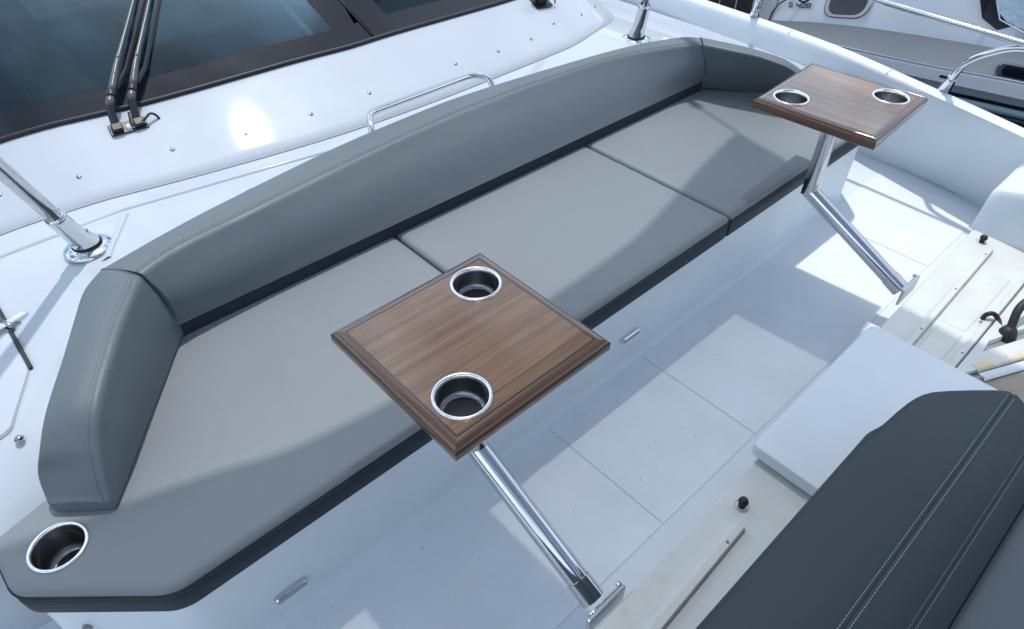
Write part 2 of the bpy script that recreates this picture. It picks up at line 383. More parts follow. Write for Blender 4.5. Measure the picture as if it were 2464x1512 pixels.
# cockpit floor
rows = []
for x in [-1.6, -1.0, 0, 1, 2, 2.48] + lin(2.52, 3.25, 8):
    z = 0
    rows.append([(x, y, z) for y in lin(-1.0, 1.9, 8)])
o = link('cockpit_floor', *grid(rows), GELM, smooth=True); tag(o, kind='structure'); floor = o
for (x0, x1) in ((-.50, .925), (.9272, 1.352), (1.3542, 2.499), (2.502, 3.02)):
    link('nonskid_panel', *rings(fillet([(x0, .43), (x1, .43), (x1, .865), (x0, .865)], .004), [(0, .0005), (0, .0018), (.0015, .0024)], bottom=False), SKID, floor)
# coves along the foot of the bench and locker
def cove(path, nrm, r, name, parent):
    rows = []
    for p, q in zip(path, nrm):
        p = Vector(p); q = Vector(q); rows.append([tuple(p + q * (r * (1 - math.sin(a))) + Vector((0, 0, r * (1 - math.cos(a))))) for a in lin(0, PI / 2, 7)])
    return link(name, *grid(rows), GELM, parent, smooth=True)
# bench plinth (outline of the sofa, set back under the cushions)
OUTL = [(-.065, .862), (2.685, .862), (2.875, 1.06), (2.88, 1.19), (2.74, 1.24), (2.43, 1.53), (.19, 1.53), (-.12, 1.24), (-.29, 1.19), (-.285, 1.055)]
pl_in = inset(ccw(OUTL), .012)
o = link('bench_plinth', *prism(fillet(pl_in, .035), -.01, .288), GELM, smooth=False); tag(o, kind='structure'); sharp(o); plinth = o
o.data.polygons.foreach_set('use_smooth', [True] * len(o.data.polygons))
cove([(x, .874, 0) for x in (-.05, 1.3, 2.67)], [(0, -1, 0)] * 3, .03, 'floor_cove', plinth)
# bow lockers: ledge, its face, central lid and side block
led = [(-1.0, -.9), (3.3, -.9), (3.3, .385), (2.6, .375), (1.9, .362), (.85, .340), (.55, .336), (-1.0, .325)]
o = link('locker_ledge', *prism(led, -.01, .150), WELL, bevel=.012, seg=3); tag(o, kind='structure'); ledge = o
cove([(x, .30 + .018 * x + .02, 0) for x in (-.9, 1, 3.1)], [(0, 1, 0)] * 3, .03, 'ledge_cove', ledge)
# sea
o = link('water', [(-400, -400, -1.7), (400, -400, -1.7), (400, 400, -1.7), (-400, 400, -1.7)], [(0, 1, 2, 3)], WATER); tag(o, kind='structure')

# unseen ring of dark wooded hills, added to cut low sky light
rows = []
for k in range(121):
    a = 2 * PI * k / 120; h = 52 + 9 * math.sin(3 * a + 1) + 6 * math.sin(7 * a) + 3 * math.sin(17 * a)
    rows.append([(260 * math.cos(a), 260 * math.sin(a), -2), (285 * math.cos(a), 285 * math.sin(a), h * .7), (310 * math.cos(a), 310 * math.sin(a), h)])
o = link('horizon_blocker', *grid(rows), mat('blocker_green', (.06, .075, .05), .9, var=(.05, .4)), smooth=True); tag(o, kind='structure')

# ------------------------------------------------------------------ windscreen
ws = empty('windscreen', (1.3, 2.4, .6), 'large dark tinted windscreen with black border at the top left of the photo', 'windscreen')
def wp(x, t, off=0): 
    xx = x - .15 * t
    return Vector((xx, w(x) + t, surf(x, w(x)) + .62 * t + .002)) + Vector((0, -.62, 1)).normalized() * off - ws.location
def patch(x0, x1, t0, t1, nx, ny, off=0): return grid([[tuple(wp(x, t, off)) for t in lin(t0, t1, ny)] for x in lin(x0, x1, nx)])
def thick(vf, d=.008):
    v, f = vf; n = len(v); N = Vector((0, -.62, 1)).normalized() * -d
    V = list(v) + [tuple(Vector(p) + N) for p in v]; F = list(f) + [tuple(n + i for i in reversed(q)) for q in f]
    return V, F
for (a, b, fl, frr, bt) in ((-1.35, 1.386, .10, .11, .072), (1.402, 2.015, .11, .05, .072), (2.10, 2.66, .06, .07, .072)):
    p = link('pane', *thick(patch(a + fl, b - frr, bt, 1.6, 26, 14)), GLS, ws, smooth=True); sharp(p, 60)
    fz = merge([patch(a, b, .004, bt, 30, 3), patch(a, a + fl, bt, 1.6, 4, 12), patch(b - frr, b, bt, 1.6, 4, 12)])
    link('border', *fz, FRIT, p, smooth=True)
link('gasket', *merge([tube([tuple(wp(x, -.002, .000)) for x in lin(-1.36, 2.68, 70)], .010, 8), tube([tuple(wp(1.394, t, -.002)) for t in lin(0, 1.6, 10)], .006, 8)]), GASK, ws, smooth=True)
link('dark_infill', *patch(2.015, 2.10, 0, 1.6, 3, 8, -.006), GASK, ws)
link('inner_trim', *merge([thick(patch(1.20, 1.222, .05, 1.5, 3, 8, -.03), .01)]), WHITE, ws)
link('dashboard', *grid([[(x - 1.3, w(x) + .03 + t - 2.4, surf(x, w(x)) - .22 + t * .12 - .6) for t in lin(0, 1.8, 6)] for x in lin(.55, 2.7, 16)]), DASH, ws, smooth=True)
dh = link('dashboard_hood', *box(-.55, .45, .35, .75, -.20, .02), mat('hood_trim', (.16, .20, .21), .7), ws, bevel=.04)
link('cabin_floor', *box(-5.8, 2.5, 0.1, 3.6, -.60, -.55), mat('cabin_dark', (.02, .02, .022), .8), ws)

# ------------------------------------------------------------------ wipers
def wiper(name, pts, plate, label):
    t = empty(name, plate, label, 'wiper', 'windscreen wipers'); T = Vector(plate)
    P = [Vector(p) - T for p in pts]
    link('pivot_boot', *tube(smoothpath([Vector((0, 0, .004)), Vector((.0, .004, .025)), P[0] + (P[1] - P[0]) * .6, P[1]], .02), .0125, 14), BLK, t, smooth=True)
    d = (P[2] - P[1]).normalized(); d2 = (P[3] - P[2]).normalized()
    link('knuckle', *tube([P[1] - d * .018, P[1] - d * .012, P[1], P[1] + d * .016, P[1] + d * .022], [.004, .011, .0132, .0125, .009], 14), BLKM, t, smooth=True)
    link('hinge_clip', *cyl(P[1] + d * .022, P[1] + d * .040, .0140, .0140, 14), BLK, t, bevel=.002)
    a = link('arm', *tube([P[1] + d * .038, P[1] + d * .06, P[2], P[2] + d2 * .14, P[3], P[3] + d2 * .9], [.0115, .012, .009, .006, .0050, .005], 10), BLKM, t, smooth=True)
    for q in (P[1] + (P[2] - P[1]) * .75, P[2] + d2 * .03):
        link('rivet', *lathe([(0, .0125), (.003, .012), (.004, .010)], q, 10, Vector((-.2, -.6, 1))), STE, a, smooth=True)
    off = Vector((.022, .0, -.022)) 
    link('blade', *tube([P[1] + d * .06 + off * .4, P[2] + off, P[3] + off, P[3] + off + d2 * .9], .0075, 6), RUB, t)
    return t
wiper('windscreen_wiper', [(.421, 2.30, .585), (.449, 2.340, .640), (.53, 2.444, .704), (.691, 2.624, .816)], (.432, 2.300, .556), 'left one of the two black wipers parked side by side on the large pane')
wiper('windscreen_wiper', [(.491, 2.30, .590), (.514, 2.336, .640), (.583, 2.428, .700), (.739, 2.612, .812)], (.495, 2.292, .556), 'right one of the two black wipers parked side by side, beside the washer hose')
bp = empty('wiper_bracket', (.463, 2.295, surf(.463, 2.295) + .001), 'black rectangular bracket with brass-coloured blocks at the foot of the two parked wipers', 'bracket')
def tilt(o, rz=0): o.rotation_euler = (math.atan(.435), 0, rz); return o
tilt(bp, -.13)
link('base_plate', *box(-.056, .056, -.026, .018, 0, .006), BLK, bp, bevel=.002)
for x in (-.032, .034): link('clamp_block', *box(x - .016, x + .016, -.020, .010, .006, .020), BRASS, bp, bevel=.004)
link('cover_cap', *lathe([(0, .012), (.009, .011), (.011, .007), (.0115, .004)], (.001, -.008, 0), 20), WHITE, bp, smooth=True)
hs = empty('washer_hose', (.558, 2.279, .552), 'thin black washer hose looping from the wipers to a steel grommet on the cabin front', 'hose')
link('hose', *tube(smoothpath([(-.075, .03, .055), (-.088, .0, .03), (-.075, -.012, .022), (-.045, -.005, .035), (-.02, .006, .045), (-.004, .003, .03), (0, 0, .008)], .03), .0038, 8), RUB, hs, smooth=True)
link('grommet', *lathe([(.004, .010), (.008, .009), (.011, .003), (.012, 0)], (0, 0, 0), 20, NRM), CHR, hs, smooth=True)
# second wiper seat at the top edge
b2 = empty('wiper_bracket', (2.215, 2.225, surf(2.215, 2.225)), 'brown and black wiper bracket standing alone at the top edge above the row of screws', 'bracket'); tilt(b2, -.1)
link('base_plate', *box(-.045, .045, -.035, .03, 0, .006), BLK, b2, bevel=.002)
link('clamp_block', *box(-.022, .022, -.016, .02, .006, .04), BRASS, b2, bevel=.005)
link('pivot_boot', *tube([(-.012, .0, .03), (-.016, .02, .06), (-.02, .06, .09)], .017, 12), BLK, b2, smooth=True)
link('pivot_boot', *tube([(.02, .004, .03), (.02, .03, .055), (.015, .07, .08)], .014, 12), BLK, b2, smooth=True)
link('hose', *tube(smoothpath([(.02, 0, .03), (.05, -.01, .035), (.065, -.02, .01), (.065, -.022, 0)], .02), .003, 8), RUB, b2, smooth=True)

# ------------------------------------------------------------------ sofa: seat cushions
def seat_cushion(poly, r, label, hole=None, split=False):
    if not isinstance(r, (list, tuple)): r = [r] * len(poly)
    if area2(poly) < 0: poly = list(reversed(poly)); r = list(reversed(r))
    p = fillet(poly, r, 8)
    t = empty('seat_cushion', (0, 0, 0), label, 'cushion', 'seat cushions of the long sofa')
    c = (sum(q[0] for q in p) / len(p), sum(q[1] for q in p) / len(p))
    t.location = (c[0], c[1], .285); q = [(a - c[0], b - c[1]) for a, b in p]; z = -.285
    q0 = [(a - c[0], b - c[1]) for a, b in poly]
    hs = [(hole[0] - c[0], hole[1] - c[1], .048)] if hole else []
    tp = link('top_panel', *rings(q0, [(.001, .352 + z), (.0016, .3585 + z), (.005, .3655 + z), (.011, .3692 + z), (.020, .3710 + z), (.032, .3718 + z)], hs, bottom=False, rad=r), VINS, t, smooth=True)
    link('side_band', *rings(q, [(.004, .285 + z), (.0, .291 + z), (-.0015, .32 + z), (0, .350 + z)], hs, bottom=False), CHAR, t, smooth=True)
    sd = link('piping', *tube([(a, b, .3512 + z) for a, b in inset(ccw(q), -.0006)], .0019, 6, closed=True), CHAR, t, smooth=True)
    st = inset(ccw(q), -.0018); st = [(a, b, .3455 + z) for a, b in st] 
    o = link('stitching', *stitches(st + [st[0]], .0075, .0048, .0005), mat('charcoal_thread', (.11, .13, .145), .7) if 'charcoal_thread' not in bpy.data.materials else bpy.data.materials['charcoal_thread'], t); o['kind'] = 'stuff'
    return t, tp
seat_cushion([(.8875, .857), (.8875, 1.535), (.19, 1.535), (-.12, 1.245), (-.29, 1.195), (-.285, 1.055), (-.065, .857)], [.012, .012, .02, .02, .03, .028, .035][::1],
    'grey seat cushion at the near left end of the sofa, with the round cup holder', hole=(-.188, 1.091))
seat_cushion([(.8925, .857), (1.7215, .857), (1.7215, 1.535), (.8925, 1.535)], [.012] * 4, 'middle grey seat cushion of the sofa, between the two cross seams')
seat_cushion([(1.7265, .857), (2.685, .857), (2.865, 1.04), (2.87, 1.19), (2.74, 1.245), (2.43, 1.535), (1.7265, 1.535)], [.014, .035, .025, .03, .02, .02, .012], 'grey seat cushion at the far right end of the sofa, under the far table')

# cup holders
def cup(parent, c, R=.055, deep=.07, rn='cup_holder', top=None):
    v, f = lathe([(R * .845, -.004), (R * .86, .0015), (R * .90, .0038), (R * .95, .0042), (R * .985, .003), (R, .0004), (R * .995, -.001)], c, 48)
    h = link(rn, v, f, RIM, parent, smooth=True)
    v, f = lathe([(R * .86, .001), (R * .845, -.006), (R * .835, -deep * .80), (R * .78, -deep * .93), (R * .68, -deep), (R * .55, -deep)], c, 48)
    link('cup', v, f, STE, h, smooth=True)
    link('cup_floor', *lathe([(R * .66, -deep + .0006), (R * .3, -deep + .0006), (0, -deep + .0006)], c, 32), CUPM, h, smooth=True)
    link('drain', *lathe([(R * .12, -deep + .001), (R * .12, -deep + .004), (R * .05, -deep + .004), (R * .05, -deep)], (c[0] - R * .40, c[1] - .1 * R, c[2]), 16), STE, h, smooth=True)
    return h
ch = empty('cup_holder', (-.188, 1.091, .3722), 'round polished cup holder sunk into the near left seat cushion', 'cup holder')
hh = cup(ch, (0, 0, 0), .055, .075, 'rim')

# ------------------------------------------------------------------ bolsters
def ring4(fb, ft, bt, bb, r=(.006, .018, .015, .008), bulge=(.010, .006, .004, 0)):
    P = [Vector(p) for p in (fb, ft, bt, bb)]; c = sum(P, Vector()) / 4; out = []; n = 5
    for i in range(4):
        a, b, d = P[i - 1], P[i], P[(i + 1) % 4]; rr = min(r[i], (a - b).length * .45, (d - b).length * .45)
        s, e = b + (a - b).normalized() * rr, b + (d - b).normalized() * rr
        for k in range(n): t = k / (n - 1); out.append(s * (1 - t) ** 2 + b * 2 * t * (1 - t) + e * t * t)
        # bulged mid points on the edge b->d
        nx = P[(i + 1) % 4]; rn = min(r[(i + 1) % 4], (b - nx).length * .45); e2 = nx + (b - nx).normalized() * rn
        m = (e + e2) / 2; o_ = (m - c); ed = (nx - b).normalized(); o_ = (o_ - ed * o_.dot(ed)).normalized()
        for t in (.25, .5, .75): out.append(e + (e2 - e) * t + o_ * bulge[i] * min(1, (nx - b).length / .14) ** 1.5 * (1 - (2 * t - 1) ** 2 * 1.0))
    return out
def bolster(parent, name, stations, m, caps=(True, True), sub=4, bulge=(.010, .006, .004, 0)):
    """stations of 4 corner points; Catmull-Rom along the length"""
    st = [[Vector(p) for p in s] for s in stations]; sec = []
    N = len(st)
    for i in range(N - 1):
        p0, p1, p2, p3 = st[max(i - 1, 0)], st[i], st[i + 1], st[min(i + 2, N - 1)]
        for k in range(sub):
            t = k / sub; q = []
            for a, b, c_, d in zip(p0, p1, p2, p3): q.append(.5 * ((2 * b) + (-a + c_) * t + (2 * a - 5 * b + 4 * c_ - d) * t * t + (-a + 3 * b - 3 * c_ + d) * t ** 3))
            sec.append(q)
    sec.append(st[-1]); R = [ring4(*q, bulge=bulge) for q in sec]
    def shrink(r, k, dv): c = sum(r, Vector()) / len(r); return [c + (p - c) * k + dv for p in r]
    d0 = (sum(R[0], Vector()) / len(R[0]) - sum(R[1], Vector()) / len(R[1])).normalized(); d1 = (sum(R[-1], Vector()) / len(R[0]) - sum(R[-2], Vector()) / len(R[0])).normalized()
    if caps[0]: R = [shrink(R[0], .86, d0 * .008), shrink(R[0], .95, d0 * .006)] + R
    if caps[1]: R = R + [shrink(R[-1], .95, d1 * .006), shrink(R[-1], .86, d1 * .008)]
    n = len(R[0]); V = [p for r in R for p in r]; F = [(i * n + k, i * n + (k + 1) % n, (i + 1) * n + (k + 1) % n, (i + 1) * n + k) for i in range(len(R) - 1) for k in range(n)]
    F += [tuple(reversed(range(n))), tuple(range((len(R) - 1) * n, len(R) * n))]
    o = link(name, V, F, m, parent, smooth=True); sharp(o, 50)
    seam = [r[9 - 0] if False else (r[8 + 2]) for r in R]     # middle of the front-top corner
    return o, R
BF = [(.215, 1.528), (.32, 1.565), (.54, 1.591), (.823, 1.624), (1.112, 1.651), (1.378, 1.657), (1.693, 1.646), (2.023, 1.609), (2.288, 1.512), (2.357, 1.470)]
BB = [(.147, 1.618), (.312, 1.660), (.48, 1.692), (.86, 1.745), (1.20, 1.762), (1.42, 1.759), (1.777, 1.716), (2.12, 1.660), (2.35, 1.585), (2.413, 1.528)]
sts = []
for (a, b) in zip(BF, BB):
    t = (a[0] - .215) / (2.357 - .215); xb = .232 + (2.398 - .232) * t
    sts.append([(xb, 1.490 - .03 * t, .410), (a[0], a[1], .57), (b[0], b[1], .57), (b[0], b[1] - .03, .42)])
bk = empty('backrest_cushion', (1.31, 1.6, .40), 'long curved grey backrest cushion along the aft edge of the sofa', 'cushion')
T = bk.location
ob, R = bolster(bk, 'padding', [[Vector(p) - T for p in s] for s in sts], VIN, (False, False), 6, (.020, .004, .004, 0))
link('base_band', *merge([grid([[ (Vector((.235 + (2.40 - .235) * t, 1.4935 - .03 * t, z)) - T) for z in (.3725, .408)] for t in lin(0, 1, 8)]), grid([[ (Vector((.235 + (2.40 - .235) * t, 1.4935 - .03 * t + d, .408)) - T) for d in (0, .07)] for t in lin(0, 1, 8)])]), CHAR, bk)
def seamline(R, parent, k=9, r=.0012, up=.0):
    P = [Rr[k] - (Rr[k] - sum(Rr, Vector()) / len(Rr)).normalized() * .0006 for Rr in R]
    link('seam', *tube(P, r, 6), SEAM, parent, smooth=True); return P
# the seam runs a little behind the front top edge
P = seamline(R, bk, 12)
thr = mat('grey_thread', (.20, .22, .235), .7)
for kk in (11, 13):
    o = link('stitching', *stitches([Rr[kk] * .35 + Rr[12] * .65 + Vector((0, 0, .0006)) for Rr in R], .008, .005, .0005), thr, bk); o['kind'] = 'stuff'
# end bolsters
LS = [[(.236, 1.492, .378), (.207, 1.522, .57), (.147, 1.618, .57), (.12, 1.60, .41)],
      [(.192, 1.440, .377), (.166, 1.462, .57), (.088, 1.563, .57), (.07, 1.545, .40)],
      [(.145, 1.378, .377), (.118, 1.392, .57), (.036, 1.470, .57), (.025, 1.465, .40)],
      [(.089, 1.308, .376), (.069, 1.316, .565), (-.016, 1.378, .565), (-.012, 1.378, .40)],
      [(.022, 1.220, .376), (-.004, 1.212, .54), (-.092, 1.272, .54), (-.082, 1.28, .40)],
      [(-.015, 1.172, .376), (-.038, 1.165, .50), (-.134, 1.225, .50), (-.122, 1.238, .39)],
      [(-.045, 1.132, .376), (-.058, 1.132, .452), (-.160, 1.215, .452), (-.15, 1.215, .385)],
      [(-.070, 1.100, .376), (-.073, 1.104, .404), (-.170, 1.183, .408), (-.168, 1.181, .378)]]
lb = empty('end_bolster', (0, 1.3, .376), 'grey wedge bolster at the near left end of the sofa, beside the cup holder', 'cushion', 'end bolsters of the sofa')
T = lb.location
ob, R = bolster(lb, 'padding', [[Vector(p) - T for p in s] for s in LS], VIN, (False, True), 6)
P = seamline(R, lb, 12)
for kk in (11, 13):
    o = link('stitching', *stitches([Rr[kk] * .40 + Rr[12] * .60 + Vector((0, 0, .0006)) for Rr in R], .008, .005, .0006), thr, lb); o['kind'] = 'stuff'
link('corner_seam', *tube([p + Vector((-.0008, -.0008, 0)) * 1.2 for p in R[0][0:26]], .0018, 6), SEAM, lb, smooth=True)
RS = [[(2.402, 1.478, .378), (2.357, 1.466, .57), (2.418, 1.524, .57), (2.50, 1.60, .41)],
      [(2.47, 1.385, .377), (2.388, 1.352, .57), (2.455, 1.40, .57), (2.58, 1.48, .40)],
      [(2.535, 1.30, .376), (2.425, 1.255, .565), (2.485, 1.30, .565), (2.62, 1.38, .40)],
      [(2.59, 1.225, .376), (2.455, 1.160, .55), (2.52, 1.205, .55), (2.66, 1.28, .40)],
      [(2.625, 1.172, .376), (2.50, 1.115, .515), (2.575, 1.16, .51), (2.70, 1.23, .39)],
      [(2.66, 1.132, .376), (2.60, 1.11, .452), (2.68, 1.17, .452), (2.77, 1.215, .385)],
      [(2.69, 1.106, .376), (2.68, 1.105, .402), (2.76, 1.18, .407), (2.785, 1.185, .378)]]
rb = empty('end_bolster', (2.55, 1.3, .376), 'grey wedge bolster at the far right end of the sofa, behind the far table', 'cushion', 'end bolsters of the sofa')
T = rb.location
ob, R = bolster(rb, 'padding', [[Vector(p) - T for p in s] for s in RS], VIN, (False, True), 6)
link('corner_seam', *tube([p + Vector((.0008, -.0008, 0)) * 1.2 for p in R[0][0:26]], .0018, 6), SEAM, rb, smooth=True)

# ------------------------------------------------------------------ tables
def table(loc, rot, label, lower):
    """lower: end of the raked tube in table space"""
    t = empty('cocktail_table', (loc[0], loc[1], 0), label, 'table', 'walnut tables on steel legs', rot)
    z = loc[2]; h = .1915; bw = .021
    cups = [(-h + .084, -h + .084), (h - .082, h - .082)]
    top = link('table_panel', *prism([(-h + bw + .0029, -h + bw + .0029), (h - bw - .0029, -h + bw + .0029), (h - bw - .0029, h - bw - .0029), (-h + bw + .0029, h - bw - .0029)], z - .030, z, [(a, b, .049) for a, b in cups]), WOOD, t)
    a = h - bw; b = a - .0030
    link('inlay', *merge([box(-a, a, -a, -b, z - .02, z + .0002), box(-a, a, b, a, z - .02, z + .0002), box(-a, -b, -b, b, z - .02, z + .0002), box(b, a, -b, b, z - .02, z + .0002)]), mat('inlay_strip', (.012, .008, .006), .3, coat=1) if 'inlay_strip' not in bpy.data.materials else bpy.data.materials['inlay_strip'], t)
    me = None
    for k in range(4):
        # cross-section of the moulding: outer side low, rounded, inner side flush
        prof = [(-a, -.034), (-a, 0), (-(h - .010), .0), (-(h - .005), -.0026), (-(h - .0012), -.0068), (-h, -.010), (-h, -.026), (-(h - .002), -.031), (-(h - .007), -.034)]
        if me is None:
            V, F = [], []; n = len(prof)
            for s in (-1, 1): V += [(s * -y, y, z + zz) for y, zz in prof]
            F = [(i, (i + 1) % n, n + (i + 1) % n, n + i) for i in range(n)] + [tuple(range(n)), tuple(reversed(range(n, 2 * n)))]
            o = link('border_rail', V, F, WOODR, t, smooth=True); sharp(o, 50); me = o.data
        else:
            o = bpy.data.objects.new('border_rail', me); COL.objects.link(o); o.parent = t
        o.rotation_euler = (0, 0, k * PI / 2)
    for c in cups: cup(t, (c[0], c[1], z + .0002), .055, .046)
    # leg
    r = .0265; J = Vector((0, 0, .335)); E = Vector(lower); d1 = Vector((0, 0, -1)); d2 = (E - J).normalized(); nn = (d1 + d2).normalized()
    link('mount_plate', *lathe([(.0, z - .034), (.06, z - .034), (.06, z - .042), (.032, z - .046), (.030, z - .07), (0, z - .07)], n=32), CHR, t, smooth=True)
    link('upper_tube', *cutseg((0, 0, z - .04), J, r, None, nn), CHR, t, smooth=True)
    sharp(t.children[-1], 50)
    o = link('lower_tube', *cutseg(J - d2 * .0005, E, r, nn, None), CHR, t, smooth=True); sharp(o, 50)
    o = link('socket', *tube([E - d2 * .055, E - d2 * .054, E], [r + .0005, r + .0028, r + .0028], 28), CHR, t, smooth=True); sharp(o, 50)
    rr = random.Random(3)
    if True:
        bars = [tube([Vector((math.cos(q) * (r + .0003), 0, 0)) for q in (0, 1)], .001, 4)]
        u, v = frame(d2); parts = []
        for i in range(9):
            c = E - d2 * (.068 + .006 * i); a0 = .1; arc = [c + (u * math.cos(q) + v * math.sin(q)) * (r + .0002) for q in lin(a0 + 1.6, a0 + 3.4, 9)]
            parts.append(tube(arc, .0008, 4))
        lm = link('tube_lines', *merge(parts), bpy.data.materials.get('line_grey') or mat('line_grey', (.22, .22, .32), .5, .5), t)  # thin grey arcs round the lower tube
    return t, E, d2
t1, E1, d1 = table((.579, .750, .680), 0, 'nearest glossy walnut table, square, with two steel cup holders and a straight raked leg', (.015, -.365, .130))
t2, E2, d2 = table((2.098, .790, .668), math.radians(90 + 3.2), 'far walnut table over the right end of the sofa, on a visibly bent steel leg', (-.385, .0, .125))
def bracket(par, cx_, cy_, rz):
    b = link('base_plate', *box(-.058, .058, -.004, .005, -.055, .008), CHR, par, bevel=.002)
    b.location = (cx_, cy_, .150); b.rotation_euler = (0, 0, rz)
    l = link('latch', *box(-.050, .046, .0055, .011, -.006, .006), CHR, b, bevel=.003)
    k = link('lever', *box(.046, .058, .0055, .018, -.002, .009), CHR, b, bevel=.003)
bracket(t1, .02, -.398, 0)
bracket(t2, -.405, -.01, -math.radians(93.2))

# ------------------------------------------------------------------ awning poles, awning
def pole(base, D, Lh, label):
    t = empty('awning_pole', base, label, 'pole', 'steel awning poles'); D = Vector(D).normalized()
    link('flange', *lathe([(0, .012), (.030, .014), (.045, .012), (.058, .007), (.064, .002), (.064, -.004)], (0, 0, 0), 40), CHR, t, smooth=True)
    so_ = link('socket', *tube([Vector((0, 0, .004)), Vector((0, 0, .02)) + D * .0, D * .05, D * .135, D * .145, D * .146], [.038, .034, .0285, .0255, .0262, .0225], 28), CHR, t, smooth=True)
    link('gaiter', *lathe([(.038, .010), (.0395, .014), (.037, .019)], (0, 0, 0), 28), RUB, so_, smooth=True)
    link('set_screw', *lathe([(0, .006), (.005, .005), (.006, 0)], D * .06 + Vector((.028, .004, 0)), 12, (1, .1, .1)), STE, so_, smooth=True)
    link('tube', *tube([D * .13, D * Lh], .0205, 24), CHR, t, smooth=True); link('collar', *tube([D * .141, D * .149], .0245, 24), CHR, t, smooth=True)
    return Vector(base) + D * Lh
DL = Vector((-.30, -.22, 1)); DR = Vector((.10, -.10, 1))
topL = pole((.171, 1.905, .458), DL, 1.38, 'raked steel pole rising from a round deck flange at the left edge')
topR = pole((2.455, 1.868, .452), DR, 1.30, 'upright steel pole on a round flange behind the far end of the backrest')
aw = [(2.52, 1.515), (2.21, 1.455), (1.99, 1.40), (1.71, 1.34), (1.31, 1.32), (.91, 1.315), (.76, 1.32), (.56, 1.355), (.397, 1.415), (.11, 1.50), (-.15, 1.585),
      (-.12, 1.2), (-.08, .6), (-.10, -.3), (-.14, -1.8), (-.05, -3.4), (.6, -3.35), (1.5, -3.35), (2.3, -3.4), (2.33, -1.8), (2.34, -.3), (2.345, .5), (2.40, .95)]  # unseen forward end lengthened to block low sky light from the backrest
def smooth_closed(p, corners):
    out = []; n = len(p)
    for i in range(n):
        a, b, c, d = (Vector(p[(i + k) % n]) for k in (-1, 0, 1, 2))
        if i in corners: a = b
        if (i + 1) % n in corners: d = c
        for k in range(4): t = k / 4; out.append(tuple(.5 * ((2 * b) + (-a + c) * t + (2 * a - 5 * b + 4 * c - d) * t * t + (-a + 3 * b - 3 * c + d) * t ** 3)))
    return out
awp = smooth_closed(aw, {0, 10, 15, 18})
A = empty('sun_awning', (1.1, 0, 1.75), 'grey mesh sun awning overhead, seen only by its curved shade on the sofa', 'awning')
link('fabric', *prism([(x - 1.1, y) for x, y in awp], 0, .0012), AWN, A)
link('hem', *tube([(x - 1.1, y, .0006) for x, y in awp], .0022, 6, closed=True), BLK, A)
link('strap', *tube([(2.52 - 1.1, 1.515, 0), topR - A.location], .006, 6), BLK, A)
link('strap', *tube([(-.15 - 1.1, 1.585, 0), topL - A.location], .006, 6), BLK, A)
for o_ in (): pass

# ------------------------------------------------------------------ handrail, deck fittings
hr = empty('grab_rail', (1.32, 1.85, .465), 'short bent steel grab rail on the cabin front behind the backrest', 'handrail')
T = hr.location
link('rail', *tube([p - T for p in smoothpath([(1.045, 1.800, .466), (1.062, 1.835, .530), (1.10, 1.905, .545), (1.55, 1.905, .545), (1.60, 1.865, .535), (1.585, 1.80, .466)], .055, 8)], .0115, 18), CHR, hr, smooth=True)
for p in ((1.045, 1.80), (1.585, 1.80)): link('foot', *lathe([(.012, .010), (.022, .006), (.024, 0)], Vector((p[0], p[1], .465)) - T, 24), CHR, hr, smooth=True)
vt = empty('deck_filler', (.63, 1.835, .4655), 'small round dark-rimmed deck fitting half hidden behind the backrest', 'deck fitting')
link('flange', *lathe([(0, .001), (.020, .0015), (.021, .004), (.031, .0045), (.036, .0005)], n=36), CHR, vt, smooth=True)
link('cap', *lathe([(0, .0042), (.018, .0042), (.0195, .002)], n=30), STE, vt, smooth=True)
link('slot', *box(-.012, .012, -.0015, .0015, .0040, .0048), RUB, vt)
cl = empty('folding_cleat', (-.072, 1.765, zd(-.072)), 'flush steel folding cleat in the deck at the left edge', 'cleat')
link('recess', *rings(fillet([(-.075, -.022), (.050, -.022), (.050, .022), (-.075, .022)], .02), [(0, 0), (0, .003), (.003, .0035)], bottom=False), CHR, cl)
link('horn', *rings(fillet([(-.068, -.011), (.040, -.011), (.040, .011), (-.068, .011)], .004), [(0, .0034), (0, .011), (.003, .013)], bottom=False), CHR, cl)
link('hinge_pin', *tube([(-.012, -.026, .010), (-.012, .026, .010)], .006, 12), STE, cl, smooth=True)
cl.rotation_euler = (0, .05, .35)
hl = empty('deck_hatch', (-.40, 1.75, .44), 'white flush deck hatch with dark gasket edge beside the left pole', 'hatch')
hp = [(-.086, 2.02), (-.086, 1.566), (-.17, 1.42), (-.75, 1.40), (-.75, 2.02)]
zh = lambda x: zd(x)
hv, hf = rings(fillet([(x + .40, y - 1.75) for x, y in hp], .015), [(0, -.02), (0, .0), (.004, .006), (.02, .008)], bottom=False)
hv = [(x, y, z + zd(x - .40) - .44) for x, y, z in hv]
o = link('lid', hv, hf, GEL, hl, smooth=True); sharp(o, 30)
link('gasket', *tube([(-.083 + .40, y - 1.75, zd(-.083) - .44 + .004) for y in (1.568, 1.75, 2.0)], .0045, 6), RUB, hl)
sd_ = empty('deck_stud', (-.165, 1.385, zd(-.165)), 'small steel snap stud on the deck left of the end bolster', 'stud', 'steel studs at the left of the sofa')
link('stud', *lathe([(0, .007), (.005, .007), (.007, .005), (.006, .002), (.010, 0)], n=18), STE, sd_, smooth=True)
sd2 = empty('deck_stud', (-.236, 1.007, .20), 'small steel stud on the plinth under the near left end cushion', 'stud', 'steel studs at the left of the sofa')
link('stud', *lathe([(0, .012), (.006, .012), (.008, .009), (.006, .004), (.011, -.02)], n=18, axis=(-.67, -.74, 0)), STE, sd2, smooth=True)
cn = empty('pop_up_light', (2.60, 1.80, zd(2.60)), 'small rectangular flush fitting on the deck beside the upright pole', 'deck fitting')
link('bezel', *box(-.016, .016, -.03, .03, 0, .004), CHR, cn, bevel=.002)
